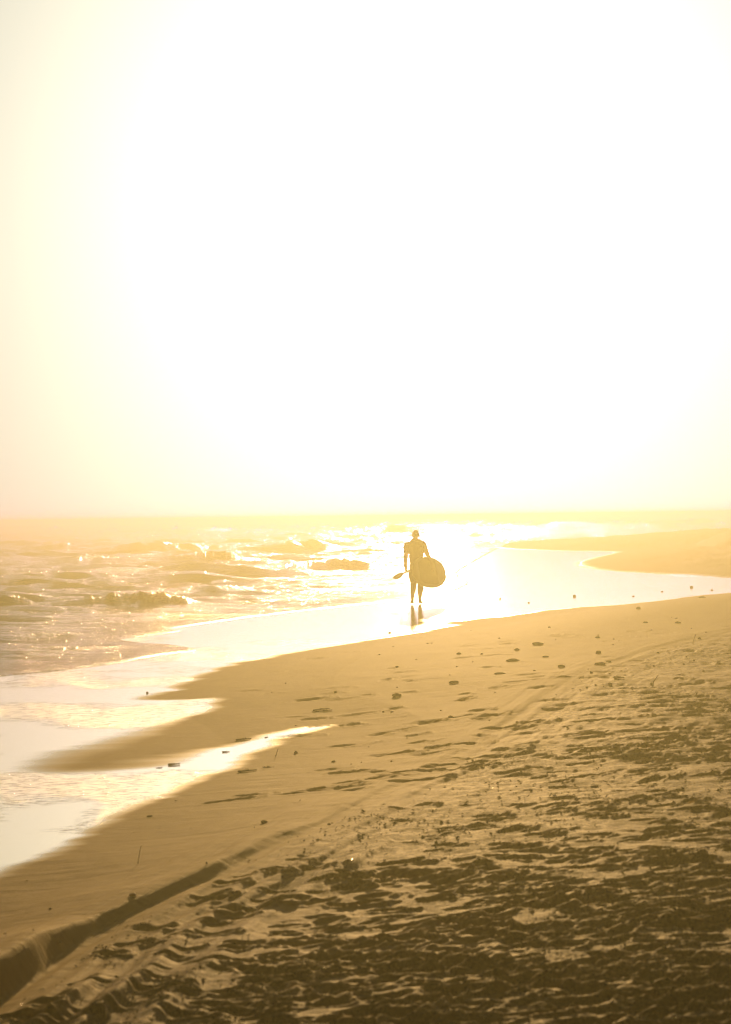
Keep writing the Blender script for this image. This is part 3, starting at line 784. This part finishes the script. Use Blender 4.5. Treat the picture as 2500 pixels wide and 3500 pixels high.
def weed(px, py, wpx, label):
    p = on_sand(px, py); w_ = px_size(p, wpx) / 2; r = random.Random(int(px + py * 3)); bm = bmesh.new()
    for k in range(46):
        a = r.uniform(0, 6.28); rr = w_ * math.sqrt(r.random()); q = Vector((rr * math.cos(a), rr * math.sin(a) * .7, 0))
        q.z = zsand(p.x + q.x, p.y + q.y) - p.z
        d = Vector((r.uniform(-1, 1), r.uniform(-1, 1), r.uniform(.0, .7))).normalized()
        capsule(bm, q, q + d * w_ * r.uniform(.15, .5), w_ * .05, w_ * .02, 5, 1, 1)
    o = to_obj('seaweed_clump', bm, M_weed); o.location = p; return tag(o, label, 'seaweed', 'clumps of seaweed on the sand')
weed(916, 2623, 34, 'tangled clump of weed at the right end of the long thin stick')
weed(546, 2625, 24, 'small tangle of weed left of the thin stick by the wet tongue')
weed(1080, 2433, 22, 'tangle of weed at the left end of the knobbly stick')
weed(912, 2370 + 150, 14, 'tiny tuft of weed just past the thick dark stick')
weed(610, 2635, 14, 'tiny tuft of weed directly below the thin stick')

# countable small pebbles strewn over the damp sand
placed = 0
while placed < 75:
    px, py = random.uniform(900, 2480), random.uniform(2080, 2620)
    edge = np.interp(px, [900, 1560, 1900, 2500], [2260, 2150, 2095, 2040])
    if py < edge + 12: continue
    if random.random() > .35 + .65 * ((px - 900) / 1600): continue
    wpx = random.choice((5, 6, 6, 7, 8, 10, 13)); placed += 1
    stone(px, py, wpx, wpx * random.uniform(.3, .6), 'one of the many small dark pebbles strewn over the middle of the beach', name='pebble', cat='pebble', group='small pebbles strewn over the beach')

# wrack: dried weed and grit nobody could count, in drifts
def scatter(name, n, mat, label, size, picks, seed):
    r = np.random.default_rng(seed); V = []; Fc = []
    m = 0; tries = 0
    while m < n and tries < n * 40:
        tries += 1
        u = r.random(); y = 1.0 / (1 / 6.5 + (1 / 58 - 1 / 6.5) * u); x = (r.random() * .56 - .28) * y
        if not picks(x, y, r): continue
        z = zsand(x, y); s = size(r) * (0.6 + y / 30)
        k = len(V); a = r.random() * 6.28; el = r.normal(0, .45)
        d1 = Vector((math.cos(a), math.sin(a), el * .5)); d2_ = Vector((-math.sin(a), math.cos(a), r.normal(0, .5)))
        c = Vector((x, y, z + s * .25))
        w2_ = r.uniform(.25, .6)
        for (uu, vv, zz) in ((-1, 0, 0), (-.2, w2_, .15), (1, .1, 0), (.1, -w2_, .1), (0, 0, .38)):
            V.append(c + d1 * (uu * s) + d2_ * (vv * s) + Vector((0, 0, zz * s)))
        Fc += [(k, k + 3, k + 4), (k + 3, k + 2, k + 4), (k + 2, k + 1, k + 4), (k + 1, k, k + 4), (k, k + 1, k + 2, k + 3)]
        m += 1
    me = bpy.data.meshes.new(name); me.from_pydata([tuple(v_) for v_ in V], [], Fc); me.update()
    return tag(link(name, me, mat), label, kind='stuff')
_cx = lambda y: np.interp(y, [p[1] for p in CREST], [p[0] for p in CREST])
def pick_w(x, y, r):
    off = x - _cx(y)
    if off < .2: return r.random() < .01 and off > -2 and y < 45
    X_ = np.array([x]); Y_ = np.array([y])
    d = float(fbm(X_ * .8, Y_ * .42, 4, 88, .6)[0]) + .14 * min(off, 3) - .12
    return r.random() < max(.02, min(1, (d + .05) * 2.6))
scatter('seaweed_litter', 12500, M_weed, 'dark drifts of dried seaweed bits over the trampled sand', lambda r: .006 + .012 * r.random() ** 2, pick_w, 5)
def pick_s(x, y, r):
    off = x - _cx(y); return r.random() < (.02 if off < .2 else .5)
scatter('shell_fragments', 1800, M_shell, 'glinting bits of shell scattered on the dry sand', lambda r: .0035 + .004 * r.random(), pick_s, 9)
